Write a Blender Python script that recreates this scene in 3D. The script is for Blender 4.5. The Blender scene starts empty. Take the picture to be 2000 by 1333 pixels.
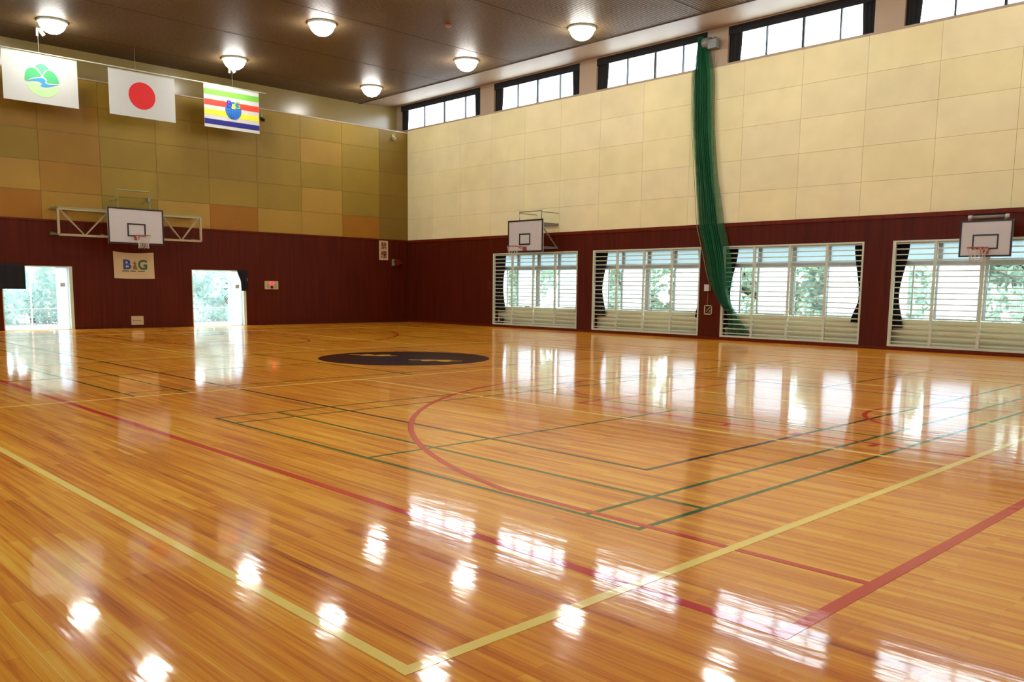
import bpy, bmesh, math, random
from math import sin, cos, pi, radians
from mathutils import Vector, Matrix
random.seed(7)
C = bpy.context.scene.collection
S = bpy.context.scene

# ------------------------------------------------------------------ camera
cam_d = bpy.data.cameras.new('camera')
cam = bpy.data.objects.new('camera', cam_d); C.objects.link(cam); S.camera = cam
F_PX, YAW, PITCH, ROLL = 1654.3, 2.37367581, -0.1237792, 0.01124678
cam_d.sensor_fit = 'HORIZONTAL'; cam_d.sensor_width = 36.0
cam_d.lens = F_PX / 2000 * 36.0
cam_d.shift_y = 103.77 / 2000          # the photo keeps more of the upper part of the lens image
cam_d.clip_start = 0.05; cam_d.clip_end = 400
_f = Vector((cos(YAW)*cos(PITCH), sin(YAW)*cos(PITCH), sin(PITCH)))
_r = _f.cross(Vector((0, 0, 1))).normalized(); _u = _r.cross(_f)
_r2 = _r*cos(ROLL) + _u*sin(ROLL); _u2 = -_r*sin(ROLL) + _u*cos(ROLL)
M = Matrix((_r2, _u2, -_f)).transposed().to_4x4(); M.translation = Vector((30.8707, -23.2424, 1.5248))
cam.matrix_world = M

# ------------------------------------------------------------------ world, exposure
SKY = 7.0
LAMP = 26.0
w = bpy.data.worlds.new('overcast_sky'); S.world = w; w.use_nodes = True
wn = w.node_tree; wn.nodes.clear()
bg = wn.nodes.new('ShaderNodeBackground'); wo = wn.nodes.new('ShaderNodeOutputWorld')
bg.inputs[0].default_value = (0.86, 0.95, 1.0, 1); bg.inputs[1].default_value = SKY
wn.links.new(bg.outputs[0], wo.inputs[0])
S.view_settings.view_transform = 'Standard'; S.view_settings.look = 'None'
S.view_settings.gamma = 1; S.view_settings.use_curve_mapping = False
S.view_settings.exposure = 1.15
S.cycles.use_denoising = True
S.cycles.max_bounces = 8; S.cycles.diffuse_bounces = 5; S.cycles.glossy_bounces = 4
S.cycles.transparent_max_bounces = 24; S.cycles.transmission_bounces = 6
S.cycles.sample_clamp_indirect = 8
S.cycles.caustics_reflective = False; S.cycles.caustics_refractive = False

# ------------------------------------------------------------------ room dimensions
XN, YO = 31.95, -24.4          # near wall, opposite wall
YC = -12.22                   # middle of the hall across
ZW, ZL, ZS, ZC = 3.61, 8.24, 8.35, 9.34

# ------------------------------------------------------------------ material helpers
def lin(c):
    return tuple(((v/255)/12.92 if v/255 <= .04045 else ((v/255+.055)/1.055)**2.4) for v in c) + (1,)
def mat(name, col, rough=.5, metal=0, coat=0, spec=.5, emis=None, es=0, noise=0, nscale=6):
    m = bpy.data.materials.new(name); m.use_nodes = True
    nt = m.node_tree; b = nt.nodes['Principled BSDF']
    c = lin(col)
    b.inputs['Base Color'].default_value = c
    b.inputs['Roughness'].default_value = rough; b.inputs['Metallic'].default_value = metal
    b.inputs['Coat Weight'].default_value = coat; b.inputs['Specular IOR Level'].default_value = spec
    if emis:
        b.inputs['Emission Color'].default_value = lin(emis); b.inputs['Emission Strength'].default_value = es
    if noise:
        tc = nt.nodes.new('ShaderNodeTexCoord'); n = nt.nodes.new('ShaderNodeTexNoise')
        n.inputs['Scale'].default_value = nscale; n.inputs['Detail'].default_value = 4
        nt.links.new(tc.outputs['Object'], n.inputs['Vector'])
        mx = nt.nodes.new('ShaderNodeMix'); mx.data_type = 'RGBA'
        mx.inputs[6].default_value = tuple(v*(1-noise) for v in c[:3]) + (1,)
        mx.inputs[7].default_value = tuple(min(1, v*(1+noise)) for v in c[:3]) + (1,)
        nt.links.new(n.outputs['Fac'], mx.inputs[0]); nt.links.new(mx.outputs[2], b.inputs['Base Color'])
    return m
def nodes(m): return m.node_tree.nodes, m.node_tree.links

M_ = {}
M_['white_metal'] = mat('white_painted_metal', (188, 196, 176), .4, noise=.05)
M_['frame'] = mat('aluminium_frame', (176, 178, 176), .35, .3, noise=.05)
M_['board'] = mat('backboard_white', (186, 182, 180), .35, noise=.03)
M_['black'] = mat('black_paint', (5, 5, 6), .4, noise=.1)
M_['curtain'] = mat('black_curtain_cloth', (13, 13, 18), .9, noise=.2)
M_['truss'] = mat('cream_painted_steel', (160, 144, 108), .45, noise=.06)
M_['truss_green'] = mat('pale_green_steel', (128, 134, 88), .5, noise=.08)
M_['rim'] = mat('orange_red_rim', (150, 62, 44), .4, noise=.05)
M_['cord'] = mat('white_net_cord', (195, 186, 172), .8, noise=.05)
M_['plaster'] = mat('cream_plaster', (158, 138, 114), .55, noise=.03, nscale=2)
M_['uplaster'] = mat('tan_glossy_plaster', (122, 102, 54), .25, noise=.05, nscale=1.5)
M_['sill'] = mat('beige_sill_panel', (196, 192, 156), .5, noise=.05)
M_['grey'] = mat('grey_metal', (120, 124, 120), .45, .2, noise=.06)
M_['lens'] = mat('lamp_diffuser', (255, 255, 255), .4, emis=(255, 252, 244), es=LAMP)
M_['flag_white'] = mat('white_flag_cloth', (190, 194, 190), .8, noise=.02)
M_['red'] = mat('red_print', (205, 22, 24), .7, noise=.04)
M_['maroon'] = mat('dark_red_letters', (110, 8, 22), .6, noise=.05)
M_['darkprint'] = mat('dark_print', (40, 34, 30), .6, noise=.05)
M_['paper'] = mat('cream_card', (186, 164, 124), .6, noise=.03)
M_['concrete'] = mat('pale_concrete', (190, 190, 185), .8, noise=.08, nscale=2)
M_['doorwhite'] = mat('white_door_leaf', (236, 236, 232), .4, noise=.02)
M_['bark'] = mat('bark', (96, 88, 74), .9, noise=.3, nscale=5)
M_['galv'] = mat('galvanised_wire', (190, 200, 200), .5, .3, noise=.05)
M_['redled'] = mat('red_lamp', (255, 40, 60), .3, emis=(255, 30, 50), es=1.6)
for k, c in dict(hill=(72, 176, 112), hill2=(92, 192, 136), river=(58, 150, 200), field=(176, 218, 158),
                 sgreen=(110, 178, 62), sred=(236, 60, 42), syellow=(240, 214, 50), snavy=(24, 24, 120),
                 globe=(34, 110, 196), bblue=(40, 70, 128), bgreen=(40, 92, 44), bgold=(120, 92, 22),
                 letblue=(30, 50, 170), letgreen=(110, 190, 90), letyellow=(235, 225, 60)).items():
    M_[k] = mat(k + '_print', c, .75, noise=.04)

# leaves
def leafmat(name, a, b_):
    m = mat(name, a, .7); ns, lk = nodes(m); b = ns['Principled BSDF']
    tc = ns.new('ShaderNodeTexCoord'); n = ns.new('ShaderNodeTexNoise'); n.inputs['Scale'].default_value = 2.2
    n.inputs['Detail'].default_value = 5
    r = ns.new('ShaderNodeValToRGB'); r.color_ramp.elements[0].position = .35; r.color_ramp.elements[1].position = .65
    r.color_ramp.elements[0].color = lin(a); r.color_ramp.elements[1].color = lin(b_)
    lk.new(tc.outputs['Object'], n.inputs['Vector']); lk.new(n.outputs['Fac'], r.inputs[0]); lk.new(r.outputs[0], b.inputs['Base Color'])
    return m
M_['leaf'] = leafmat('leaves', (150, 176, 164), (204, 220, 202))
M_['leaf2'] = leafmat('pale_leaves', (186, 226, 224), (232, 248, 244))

# clear glass that lets daylight through and still reflects a little
def glass(name, tint, refl=.06):
    m = bpy.data.materials.new(name); m.use_nodes = True; ns, lk = nodes(m); ns.clear()
    o = ns.new('ShaderNodeOutputMaterial'); t = ns.new('ShaderNodeBsdfTransparent'); g = ns.new('ShaderNodeBsdfGlossy')
    mx = ns.new('ShaderNodeMixShader'); t.inputs[0].default_value = tint; g.inputs['Roughness'].default_value = .02
    mx.inputs[0].default_value = refl
    lk.new(t.outputs[0], mx.inputs[1]); lk.new(g.outputs[0], mx.inputs[2]); lk.new(mx.outputs[0], o.inputs[0])
    return m
def frosted(name, tint, clear=.12):
    m = bpy.data.materials.new(name); m.use_nodes = True; ns, lk = nodes(m); ns.clear()
    o = ns.new('ShaderNodeOutputMaterial'); t = ns.new('ShaderNodeBsdfTransparent'); g = ns.new('ShaderNodeBsdfTranslucent')
    mx = ns.new('ShaderNodeMixShader'); t.inputs[0].default_value = tint; g.inputs[0].default_value = tint
    mx.inputs[0].default_value = clear
    lk.new(g.outputs[0], mx.inputs[1]); lk.new(t.outputs[0], mx.inputs[2]); lk.new(mx.outputs[0], o.inputs[0])
    return m
M_['glass'] = glass('clear_glass', (.88, .95, .95, 1))
M_['frost'] = frosted('frosted_glass', (.62, .67, .71, 1), .12)
M_['frost_up'] = frosted('bluish_frosted_glass', (.34, .39, .40, 1), .05)
M_['frost_hi'] = frosted('white_frosted_glass', (.94, .97, 1, 1), .45)

# floor boards
def floor_mat():
    m = mat('varnished_floor_boards', (190, 115, 45), .32)
    ns, lk = nodes(m); b = ns['Principled BSDF']
    tc = ns.new('ShaderNodeTexCoord')
    br = ns.new('ShaderNodeTexBrick'); br.offset = .37; br.offset_frequency = 2; br.squash = 1
    br.inputs['Scale'].default_value = 1; br.inputs['Brick Width'].default_value = 1.1; br.inputs['Row Height'].default_value = .062
    br.inputs['Mortar Size'].default_value = .0012; br.inputs['Mortar Smooth'].default_value = .2; br.inputs['Bias'].default_value = -.15
    br.inputs['Color1'].default_value = (0, 0, 0, 1); br.inputs['Color2'].default_value = (1, 1, 1, 1); br.inputs['Mortar'].default_value = (.0, .0, .0, 1)
    lk.new(tc.outputs['Object'], br.inputs['Vector'])
    def noise(sx, sy, det, off=0):
        mp = ns.new('ShaderNodeMapping'); mp.inputs['Scale'].default_value = (sx, sy, 1); mp.inputs['Location'].default_value = (off, off, 0)
        n = ns.new('ShaderNodeTexNoise'); n.inputs['Scale'].default_value = 1; n.inputs['Detail'].default_value = det
        n.inputs['Roughness'].default_value = .6
        lk.new(tc.outputs['Object'], mp.inputs[0]); lk.new(mp.outputs[0], n.inputs['Vector']); return n
    def mth(op, a, b2=None, c=None):
        n = ns.new('ShaderNodeMath'); n.operation = op
        for i, v in enumerate((a, b2, c)):
            if v is None: continue
            if isinstance(v, (int, float)): n.inputs[i].default_value = v
            else: lk.new(v, n.inputs[i])
        return n.outputs[0]
    g1 = noise(.8, 34, 6); g2 = noise(.35, 9, 3, 7); g3 = noise(.25, .25, 2, 3)
    v = mth('MULTIPLY', br.outputs['Color'], .24)
    v = mth('MULTIPLY_ADD', g1.outputs['Fac'], .95, v)
    v = mth('MULTIPLY_ADD', g2.outputs['Fac'], .75, v)
    v = mth('MULTIPLY_ADD', g3.outputs['Fac'], .35, v)
    v = mth('SUBTRACT', v, .62)
    r = ns.new('ShaderNodeValToRGB'); cr = r.color_ramp
    cr.elements[0].position = .12; cr.elements[0].color = lin(FLOOR_RAMP[0])
    cr.elements[1].position = .9; cr.elements[1].color = lin(FLOOR_RAMP[3])
    e = cr.elements.new(.36); e.color = lin(FLOOR_RAMP[1])
    e = cr.elements.new(.6); e.color = lin(FLOOR_RAMP[2])
    lk.new(v, r.inputs[0])
    mx = ns.new('ShaderNodeMix'); mx.data_type = 'RGBA'; mx.blend_type = 'MULTIPLY'
    lk.new(mth('MULTIPLY', br.outputs['Fac'], .4), mx.inputs[0]); lk.new(r.outputs[0], mx.inputs[6]); mx.inputs[7].default_value = (.35, .22, .15, 1)
    lk.new(mx.outputs[2], b.inputs['Base Color'])
    gloss(m)
    return m
def gloss(m):
    """the clear varnish over boards and painted lines alike"""
    ns, lk = nodes(m); b = ns['Principled BSDF']
    b.inputs['Roughness'].default_value = .34; b.inputs['Specular IOR Level'].default_value = .03
    b.inputs['Coat Weight'].default_value = .76; b.inputs['Coat Roughness'].default_value = .07; b.inputs['Coat IOR'].default_value = 1.43
    tc = ns.new('ShaderNodeTexCoord')
    mp = ns.new('ShaderNodeMapping'); mp.inputs['Scale'].default_value = (1.3, 5.5, 1)
    n = ns.new('ShaderNodeTexNoise'); n.inputs['Scale'].default_value = 1; n.inputs['Detail'].default_value = 3
    bp = ns.new('ShaderNodeBump'); bp.inputs['Strength'].default_value = .5; bp.inputs['Distance'].default_value = .0042
    lk.new(tc.outputs['Object'], mp.inputs[0]); lk.new(mp.outputs[0], n.inputs['Vector']); lk.new(n.outputs['Fac'], bp.inputs['Height'])
    lk.new(bp.outputs[0], b.inputs['Coat Normal'])
FLOOR_RAMP = [(142, 60, 2), (214, 122, 12), (238, 162, 36), (252, 200, 84)]
M_['floor'] = floor_mat()
for k, c in dict(l_yellow=(250, 220, 116), l_red=(200, 24, 2), l_green=(22, 84, 4), l_black=(40, 8, 8), e_dark=(26, 8, 4), e_blue=(10, 18, 36), e_yellow=(236, 176, 30)).items():
    M_[k] = mat('floor_paint_' + k[2:], c, .35, noise=.08); gloss(M_[k])

# dark red wainscot with faint vertical boards
def wood_panel(name, a, b_, rough=.42):
    m = mat(name, a, rough, spec=.12); ns, lk = nodes(m); b = ns['Principled BSDF']
    tc = ns.new('ShaderNodeTexCoord'); mp = ns.new('ShaderNodeMapping'); mp.inputs['Scale'].default_value = (9, 9, .35)
    n = ns.new('ShaderNodeTexNoise'); n.inputs['Scale'].default_value = 1.2; n.inputs['Detail'].default_value = 5
    r = ns.new('ShaderNodeValToRGB'); r.color_ramp.elements[0].position = .3; r.color_ramp.elements[1].position = .7
    r.color_ramp.elements[0].color = lin(a); r.color_ramp.elements[1].color = lin(b_)
    lk.new(tc.outputs['Object'], mp.inputs[0]); lk.new(mp.outputs[0], n.inputs['Vector']); lk.new(n.outputs['Fac'], r.inputs[0]); lk.new(r.outputs[0], b.inputs['Base Color'])
    return m
M_['wainscot'] = wood_panel('dark_red_wainscot', (64, 18, 6), (84, 27, 10))
M_['wainscot_trim'] = wood_panel('red_brown_moulding', (84, 23, 7), (104, 33, 12), .35)
M_['ceiling'] = wood_panel('brown_ceiling_slats', (92, 76, 54), (110, 92, 66), .5)
M_['ceilback'] = mat('dark_ceiling_void', (44, 36, 28), .8, noise=.1)

# wall tiles take their tint from a colour attribute (each panel's own paint)
def tile_mat(name, rough):
    m = mat(name, (200, 180, 130), rough, spec=.18); ns, lk = nodes(m); b = ns['Principled BSDF']
    a = ns.new('ShaderNodeVertexColor'); a.layer_name = 'tint'
    tc = ns.new('ShaderNodeTexCoord'); n = ns.new('ShaderNodeTexNoise'); n.inputs['Scale'].default_value = 1.1; n.inputs['Detail'].default_value = 6
    mr = ns.new('ShaderNodeMapRange'); mr.inputs['To Min'].default_value = .84; mr.inputs['To Max'].default_value = 1.12
    mx = ns.new('ShaderNodeVectorMath'); mx.operation = 'SCALE'
    lk.new(tc.outputs['Object'], n.inputs['Vector']); lk.new(n.outputs['Fac'], mr.inputs[0]); lk.new(a.outputs[0], mx.inputs[0]); lk.new(mr.outputs[0], mx.inputs['Scale'])
    lk.new(mx.outputs[0], b.inputs['Base Color'])
    return m
M_['tile'] = tile_mat('painted_wall_panels', .42)
M_['joint'] = mat('panel_joint', (120, 98, 60), .8, noise=.05)

# green practice net: knotted mesh, holes between the cords
def net_mat():
    m = bpy.data.materials.new('green_netting'); m.use_nodes = True; ns, lk = nodes(m); ns.clear()
    o = ns.new('ShaderNodeOutputMaterial'); t = ns.new('ShaderNodeBsdfTransparent'); d = ns.new('ShaderNodeBsdfPrincipled')
    d.inputs['Base Color'].default_value = lin((16, 104, 62)); d.inputs['Roughness'].default_value = .7
    uv = ns.new('ShaderNodeUVMap'); uv.uv_map = 'cloth'; sp = ns.new('ShaderNodeSeparateXYZ'); lk.new(uv.outputs[0], sp.inputs[0])
    def mth(op, a, b2=None):
        n = ns.new('ShaderNodeMath'); n.operation = op
        for i, v in enumerate((a, b2)):
            if v is None: continue
            if isinstance(v, (int, float)): n.inputs[i].default_value = v
            else: lk.new(v, n.inputs[i])
        return n.outputs[0]
    a1 = mth('LESS_THAN', mth('FRACT', mth('MULTIPLY', sp.outputs[0], 1/.03)), .3)
    a2 = mth('LESS_THAN', mth('FRACT', mth('MULTIPLY', sp.outputs[1], 1/.03)), .3)
    mx = ns.new('ShaderNodeMixShader'); lk.new(mth('MAXIMUM', a1, a2), mx.inputs[0])
    lk.new(t.outputs[0], mx.inputs[1]); lk.new(d.outputs[0], mx.inputs[2]); lk.new(mx.outputs[0], o.inputs[0])
    return m
M_['net'] = net_mat()

# ------------------------------------------------------------------ mesh helpers
class MB:
    def __init__(s): s.v = []; s.f = []; s.c = []
    def box(s, x0, x1, y0, y1, z0, z1, col=None):
        n = len(s.v)
        s.v += [(x, y, z) for z in (z0, z1) for y in (y0, y1) for x in (x0, x1)]
        s.f += [(n, n+2, n+3, n+1), (n+4, n+5, n+7, n+6), (n, n+1, n+5, n+4), (n+2, n+6, n+7, n+3), (n, n+4, n+6, n+2), (n+1, n+3, n+7, n+5)]
        s.c += [col]*8
        return s
    def bar(s, p, q, w, h=None, up=(0, 0, 1)):
        h = h or w; p = Vector(p); q = Vector(q); d = (q-p).normalized()
        u = Vector(up)
        if abs(d.dot(u)) > .95: u = Vector((1, 0, 0))
        a = d.cross(u).normalized(); b = a.cross(d)
        n = len(s.v)
        for e in (p, q):
            for i, j in ((-1, -1), (1, -1), (1, 1), (-1, 1)):
                s.v.append(tuple(e + a*i*w/2 + b*j*h/2)); s.c.append(None)
        s.f += [(n, n+3, n+2, n+1), (n+4, n+5, n+6, n+7)] + [(n+i, n+(i+1) % 4, n+4+(i+1) % 4, n+4+i) for i in range(4)]
        return s
    def tube(s, pts, r, k=8, closed=False, caps=True):
        pts = [Vector(p) for p in pts]; n0 = len(s.v); N = len(pts)
        for i, p in enumerate(pts):
            a = pts[(i-1) % N] if (closed or i) else p; b = pts[(i+1) % N] if (closed or i < N-1) else p
            d = (b-a).normalized(); u = Vector((0, 0, 1)) if abs(d.z) < .9 else Vector((1, 0, 0))
            x = d.cross(u).normalized(); y = x.cross(d)
            rr = r[i] if isinstance(r, (list, tuple)) else r
            for j in range(k):
                t = 2*pi*j/k; s.v.append(tuple(p + x*cos(t)*rr + y*sin(t)*rr)); s.c.append(None)
        for i in range(N if closed else N-1):
            for j in range(k):
                a = n0+i*k+j; b = n0+i*k+(j+1) % k; i2 = (i+1) % N
                s.f.append((a, b, n0+i2*k+(j+1) % k, n0+i2*k+j))
        if caps and not closed:
            s.f.append(tuple(n0+j for j in range(k))[::-1]); s.f.append(tuple(n0+(N-1)*k+j for j in range(k)))
        return s
    def lathe(s, prof, cx, cy, k=32):
        n0 = len(s.v)
        for r, z in prof:
            for j in range(k):
                t = 2*pi*j/k; s.v.append((cx+r*cos(t), cy+r*sin(t), z)); s.c.append(None)
        for i in range(len(prof)-1):
            for j in range(k):
                s.f.append((n0+i*k+j, n0+i*k+(j+1) % k, n0+(i+1)*k+(j+1) % k, n0+(i+1)*k+j))
        return s
    def poly(s, pts):
        n = len(s.v); s.v += [tuple(p) for p in pts]; s.c += [None]*len(pts); s.f.append(tuple(range(n, n+len(pts)))); return s
    def plate(s, pts2, fn, t):
        """a flat outline given thickness: fn(u, v, d) -> point, d runs 0..t"""
        n = len(s.v); k = len(pts2)
        s.v += [tuple(fn(u, v, 0)) for u, v in pts2] + [tuple(fn(u, v, t)) for u, v in pts2]; s.c += [None]*2*k
        s.f.append(tuple(n+i for i in range(k))); s.f.append(tuple(n+k+i for i in reversed(range(k))))
        s.f += [(n+i, n+k+i, n+k+(i+1) % k, n+(i+1) % k) for i in range(k)]
        return s
    def build(s, name, m, parent=None, smooth=False, loc=None):
        me = bpy.data.meshes.new(name)
        vs = s.v
        if loc is not None: vs = [(a-loc[0], b-loc[1], c-loc[2]) for a, b, c in s.v]
        me.from_pydata(vs, [], s.f)
        if any(c is not None for c in s.c):
            at = me.color_attributes.new('tint', 'FLOAT_COLOR', 'POINT')
            for i, c in enumerate(s.c): at.data[i].color = c or (1, 1, 1, 1)
        bm = bmesh.new(); bm.from_mesh(me); bmesh.ops.recalc_face_normals(bm, faces=bm.faces)
        if smooth:
            for f in bm.faces: f.smooth = True
        bm.to_mesh(me); bm.free()
        me.materials.append(M_[m] if isinstance(m, str) else m)
        o = bpy.data.objects.new(name, me); C.objects.link(o)
        if loc is not None: o.location = loc
        if parent:
            o.parent = parent
            if loc is not None: o.matrix_parent_inverse = Matrix.Translation(-parent.location)
            else: o.matrix_parent_inverse = Matrix.Translation(-parent.location)
        return o
def empty(name, loc):
    o = bpy.data.objects.new(name, None); o.location = loc; o.empty_display_size = .2; C.objects.link(o); return o
def tag(o, label, cat, group=None, kind=None):
    o['label'] = label; o['category'] = cat
    if group: o['group'] = group
    if kind: o['kind'] = kind
    return o
def struct(o): o['kind'] = 'structure'; return o
def text_mesh(body, size, extrude, fn, name, m, parent, bold=0, sx=1):
    cu = bpy.data.curves.new('letters', 'FONT'); cu.body = body; cu.size = size; cu.extrude = extrude; cu.offset = bold
    cu.align_x = 'CENTER'; cu.align_y = 'CENTER'
    t = bpy.data.objects.new('letters', cu); C.objects.link(t)
    me = bpy.data.meshes.new_from_object(t.evaluated_get(bpy.context.evaluated_depsgraph_get()))
    bpy.data.objects.remove(t)
    for v in me.vertices: v.co = fn(v.co.x*sx, v.co.y, v.co.z)
    me.materials.clear(); me.materials.append(M_[m]); me.name = name
    o = bpy.data.objects.new(name, me); C.objects.link(o)
    if parent: o.parent = parent; o.matrix_parent_inverse = Matrix.Translation(-parent.location)
    return o

# ------------------------------------------------------------------ walls
def holed(mb, axis, a, b, u0, u1, z0, z1, holes):
    """slab between a..b on the normal axis, spanning u0..u1, z0..z1, with rectangular holes (u0,u1,z0,z1)"""
    us = sorted({u0, u1} | {h[0] for h in holes} | {h[1] for h in holes}); zs = sorted({z0, z1} | {h[2] for h in holes} | {h[3] for h in holes})
    us = [u for u in us if u0 <= u <= u1]; zs = [z for z in zs if z0 <= z <= z1]
    for i in range(len(us)-1):
        run = None
        for j in range(len(zs)-1):
            um = (us[i]+us[i+1])/2; zm = (zs[j]+zs[j+1])/2
            solid = not any(h[0] < um < h[1] and h[2] < zm < h[3] for h in holes)
            if solid and run is None: run = zs[j]
            if run is not None and (not solid or j == len(zs)-2):
                ze = zs[j+1] if solid else zs[j]
                if axis == 'y': mb.box(us[i], us[i+1], a, b, run, ze)
                else: mb.box(a, b, us[i], us[i+1], run, ze)
                run = None
def tiles(mb, axis, face, out, us, zs, tint, gap=.006, th=.012):
    for i in range(len(us)-1):
        for j in range(len(zs)-1):
            c = tint(i, j); a, b = sorted((face, face+out*th))
            u0, u1, z0, z1 = us[i]+gap/2, us[i+1]-gap/2, zs[j]+gap/2, zs[j+1]-gap/2
            if axis == 'y': mb.box(u0, u1, a, b, z0, z1, c)
            else: mb.box(a, b, u0, u1, z0, z1, c)

WIN = [(5.63, 10.15), (10.88, 15.37), (16.18, 20.62), (21.40, 25.88), (26.65, 31.1)]
CL = [(-.47, 4.79), (5.60, 10.06), (10.85, 15.32), (16.06, 20.52), (21.31, 25.8), (26.6, 31.1)]
WZ0, WZ1 = .10, 2.91
CZ0, CZ1 = 8.41, 9.47

wr = MB(); holed(wr, 'y', 0, .5, -1.0, XN+.3, -.05, ZW, [(a, b, WZ0, WZ1) for a, b in WIN])
wall_right = struct(wr.build('wall_right', 'wainscot'))
q = MB(); q.box(-1.0, XN+.3, .012, .5, ZW, ZS-.0); q.build('panel_backing', 'joint', wall_right)
q = MB(); holed(q, 'y', 0, .5, -1.0, XN+.3, ZS, 9.8, [(a, b, CZ0, CZ1) for a, b in CL]); q.build('upper_wall', 'plaster', wall_right)
us = [0] + [16.68-1.868*k for k in range(8, -1, -1) if 16.68-1.868*k > .3] + [16.68+1.868*k for k in range(1, 9) if 16.68+1.868*k < XN-.1] + [XN]
zs = [ZW, 4.52, 5.47, 6.43, 7.38, ZS]
rnd = random.Random(3)
def cream(i, j):
    k = rnd.uniform(.97, 1.03); c = lin((222, 212, 166)); return (c[0]*k, c[1]*k, c[2]*k*rnd.uniform(.95, 1.04), 1)
q = MB(); tiles(q, 'y', .012, -1, us, zs, cream); q.build('cream_panels', 'tile', wall_right)
q = MB(); q.box(0, XN, -.03, .0, ZW-.11, ZW)
struct(q.build('trim_1', 'wainscot_trim'))
q = MB(); q.box(0, XN, -.018, 0, 0, .085); struct(q.build('baseboard_right', 'wainscot_trim'))

DOORS = [(-16.08, -13.98), (-9.90, -7.78)]
DZ = 2.10
q = MB(); holed(q, 'x', -.25, 0, YO-.3, 0, -.05, ZW, [(a, b, -.06, DZ) for a, b in DOORS])
wall_left = struct(q.build('wall_left', 'wainscot'))
q = MB(); q.box(-.25, -.012, YO-.3, 0, ZW, ZL); q.build('panel_backing', 'joint', wall_left)
usb = [YO, -22.46, -20.54, -18.62, -16.71, -14.80, -12.92, -11.03, -9.12, -7.20, -5.30, -3.39, -1.52, 0]
zsb = [ZW, 4.52, 5.48, 6.46, 7.40, ZL]
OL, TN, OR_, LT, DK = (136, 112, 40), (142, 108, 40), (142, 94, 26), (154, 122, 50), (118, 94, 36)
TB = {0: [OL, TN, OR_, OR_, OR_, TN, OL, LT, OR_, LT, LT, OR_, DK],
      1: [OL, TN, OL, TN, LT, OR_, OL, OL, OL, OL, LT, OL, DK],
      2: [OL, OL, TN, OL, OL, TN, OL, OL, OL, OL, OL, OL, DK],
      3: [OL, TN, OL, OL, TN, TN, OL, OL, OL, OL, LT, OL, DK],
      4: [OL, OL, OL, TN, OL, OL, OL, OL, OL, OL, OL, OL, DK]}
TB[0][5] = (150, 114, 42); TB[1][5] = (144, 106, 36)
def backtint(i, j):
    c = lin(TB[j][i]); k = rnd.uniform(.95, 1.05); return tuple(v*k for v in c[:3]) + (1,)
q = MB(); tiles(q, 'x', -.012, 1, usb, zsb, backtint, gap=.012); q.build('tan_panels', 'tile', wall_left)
q = MB(); q.box(-1.05, .02, YO-.3, 0, ZL, ZL+.045); struct(q.build('trim_2', 'plaster'))
q = MB(); q.box(-1.1, -.8, YO-.3, 0, ZL-.1, 9.9); q.build('upper_wall', 'uplaster', wall_left)
q = MB(); q.box(0, .03, YO, 0, ZW-.05, ZW); struct(q.build('trim_3', 'wainscot_trim'))
q = MB()
for a, b in ((YO, DOORS[0][0]), (DOORS[0][1], DOORS[1][0]), (DOORS[1][1], 0)): q.box(0, .018, a, b, 0, .085)
struct(q.build('baseboard_left', 'wainscot'))

# opposite and near walls (behind and beside the camera); openings in the opposite one added for light
q = MB(); holed(q, 'y', YO-.3, YO, -1.0, XN+.3, -.05, ZW, [(a, b, WZ0, WZ1) for a, b in WIN[:4]]); wall_opp = struct(q.build('wall_opposite', 'wainscot'))
q = MB(); holed(q, 'y', YO-.3, YO, -1.0, XN+.3, ZW, 9.9, [(a, b, CZ0, CZ1) for a, b in CL[1:]]); q.build('cream_panels', 'plaster', wall_opp)
q = MB(); q.box(XN, XN+.3, YO-.3, .5, -.05, ZW); wall_near = struct(q.build('wall_near', 'wainscot'))
q = MB(); q.box(XN, XN+.3, YO-.3, .5, ZW, 9.9); q.build('cream_panels', 'plaster', wall_near)

# ------------------------------------------------------------------ floor and its painted lines
q = MB(); q.box(-.25, XN, YO, .0, -.05, 0); floor = struct(q.build('floor', 'floor'))
def line(mb, x0, y0, x1, y1, w, z):
    NL[0] += 1; z += 2e-6*(NL[0] % 60)
    if x0 == x1: mb.box(x0-w/2, x0+w/2, min(y0, y1)-w/2, max(y0, y1)+w/2, -.0015, z)
    else: mb.box(min(x0, x1)-w/2, max(x0, x1)+w/2, y0-w/2, y0+w/2, -.0015, z)
def arc(mb, cx, cy, r, a0, a1, w, z, n=64):
    for i in range(n):
        t0 = a0+(a1-a0)*i/n; t1 = a0+(a1-a0)*(i+1)/n; k = len(mb.v)
        for zz in (0, z):
            for t in (t0, t1):
                for rr in (r-w/2, r+w/2): mb.v.append((cx+rr*cos(t), cy+rr*sin(t), zz)); mb.c.append(None)
        mb.f += [(k+4, k+5, k+7, k+6), (k, k+2, k+3, k+1)]
XM = 15.97
NL = [0]
def mir(x, s): return x if s > 0 else 2*XM - x
# badminton (green): three courts side by side
g = MB(); W_, Z_ = .045, .0006
for x0 in (21.53, 12.92, 4.31):
    x1 = x0+6.1
    for y in (YC-6.75, YC-5.99, YC-1.98, YC+1.98, YC+5.99, YC+6.75): line(g, x0, y, x1, y, W_, Z_)
    for x in (x0, x0+.46, x1-.46, x1): line(g, x, YC-6.75, x, YC+6.75, W_, Z_)
    for s in (-1, 1): line(g, x0+3.05, YC+s*1.98, x0+3.05, YC+s*6.75, W_, Z_)
line(g, 27.64, YC, 27.75, YC, .05, Z_)
g.build('green_court_lines', 'l_green', floor)['label'] = 'green badminton lines'
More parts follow.
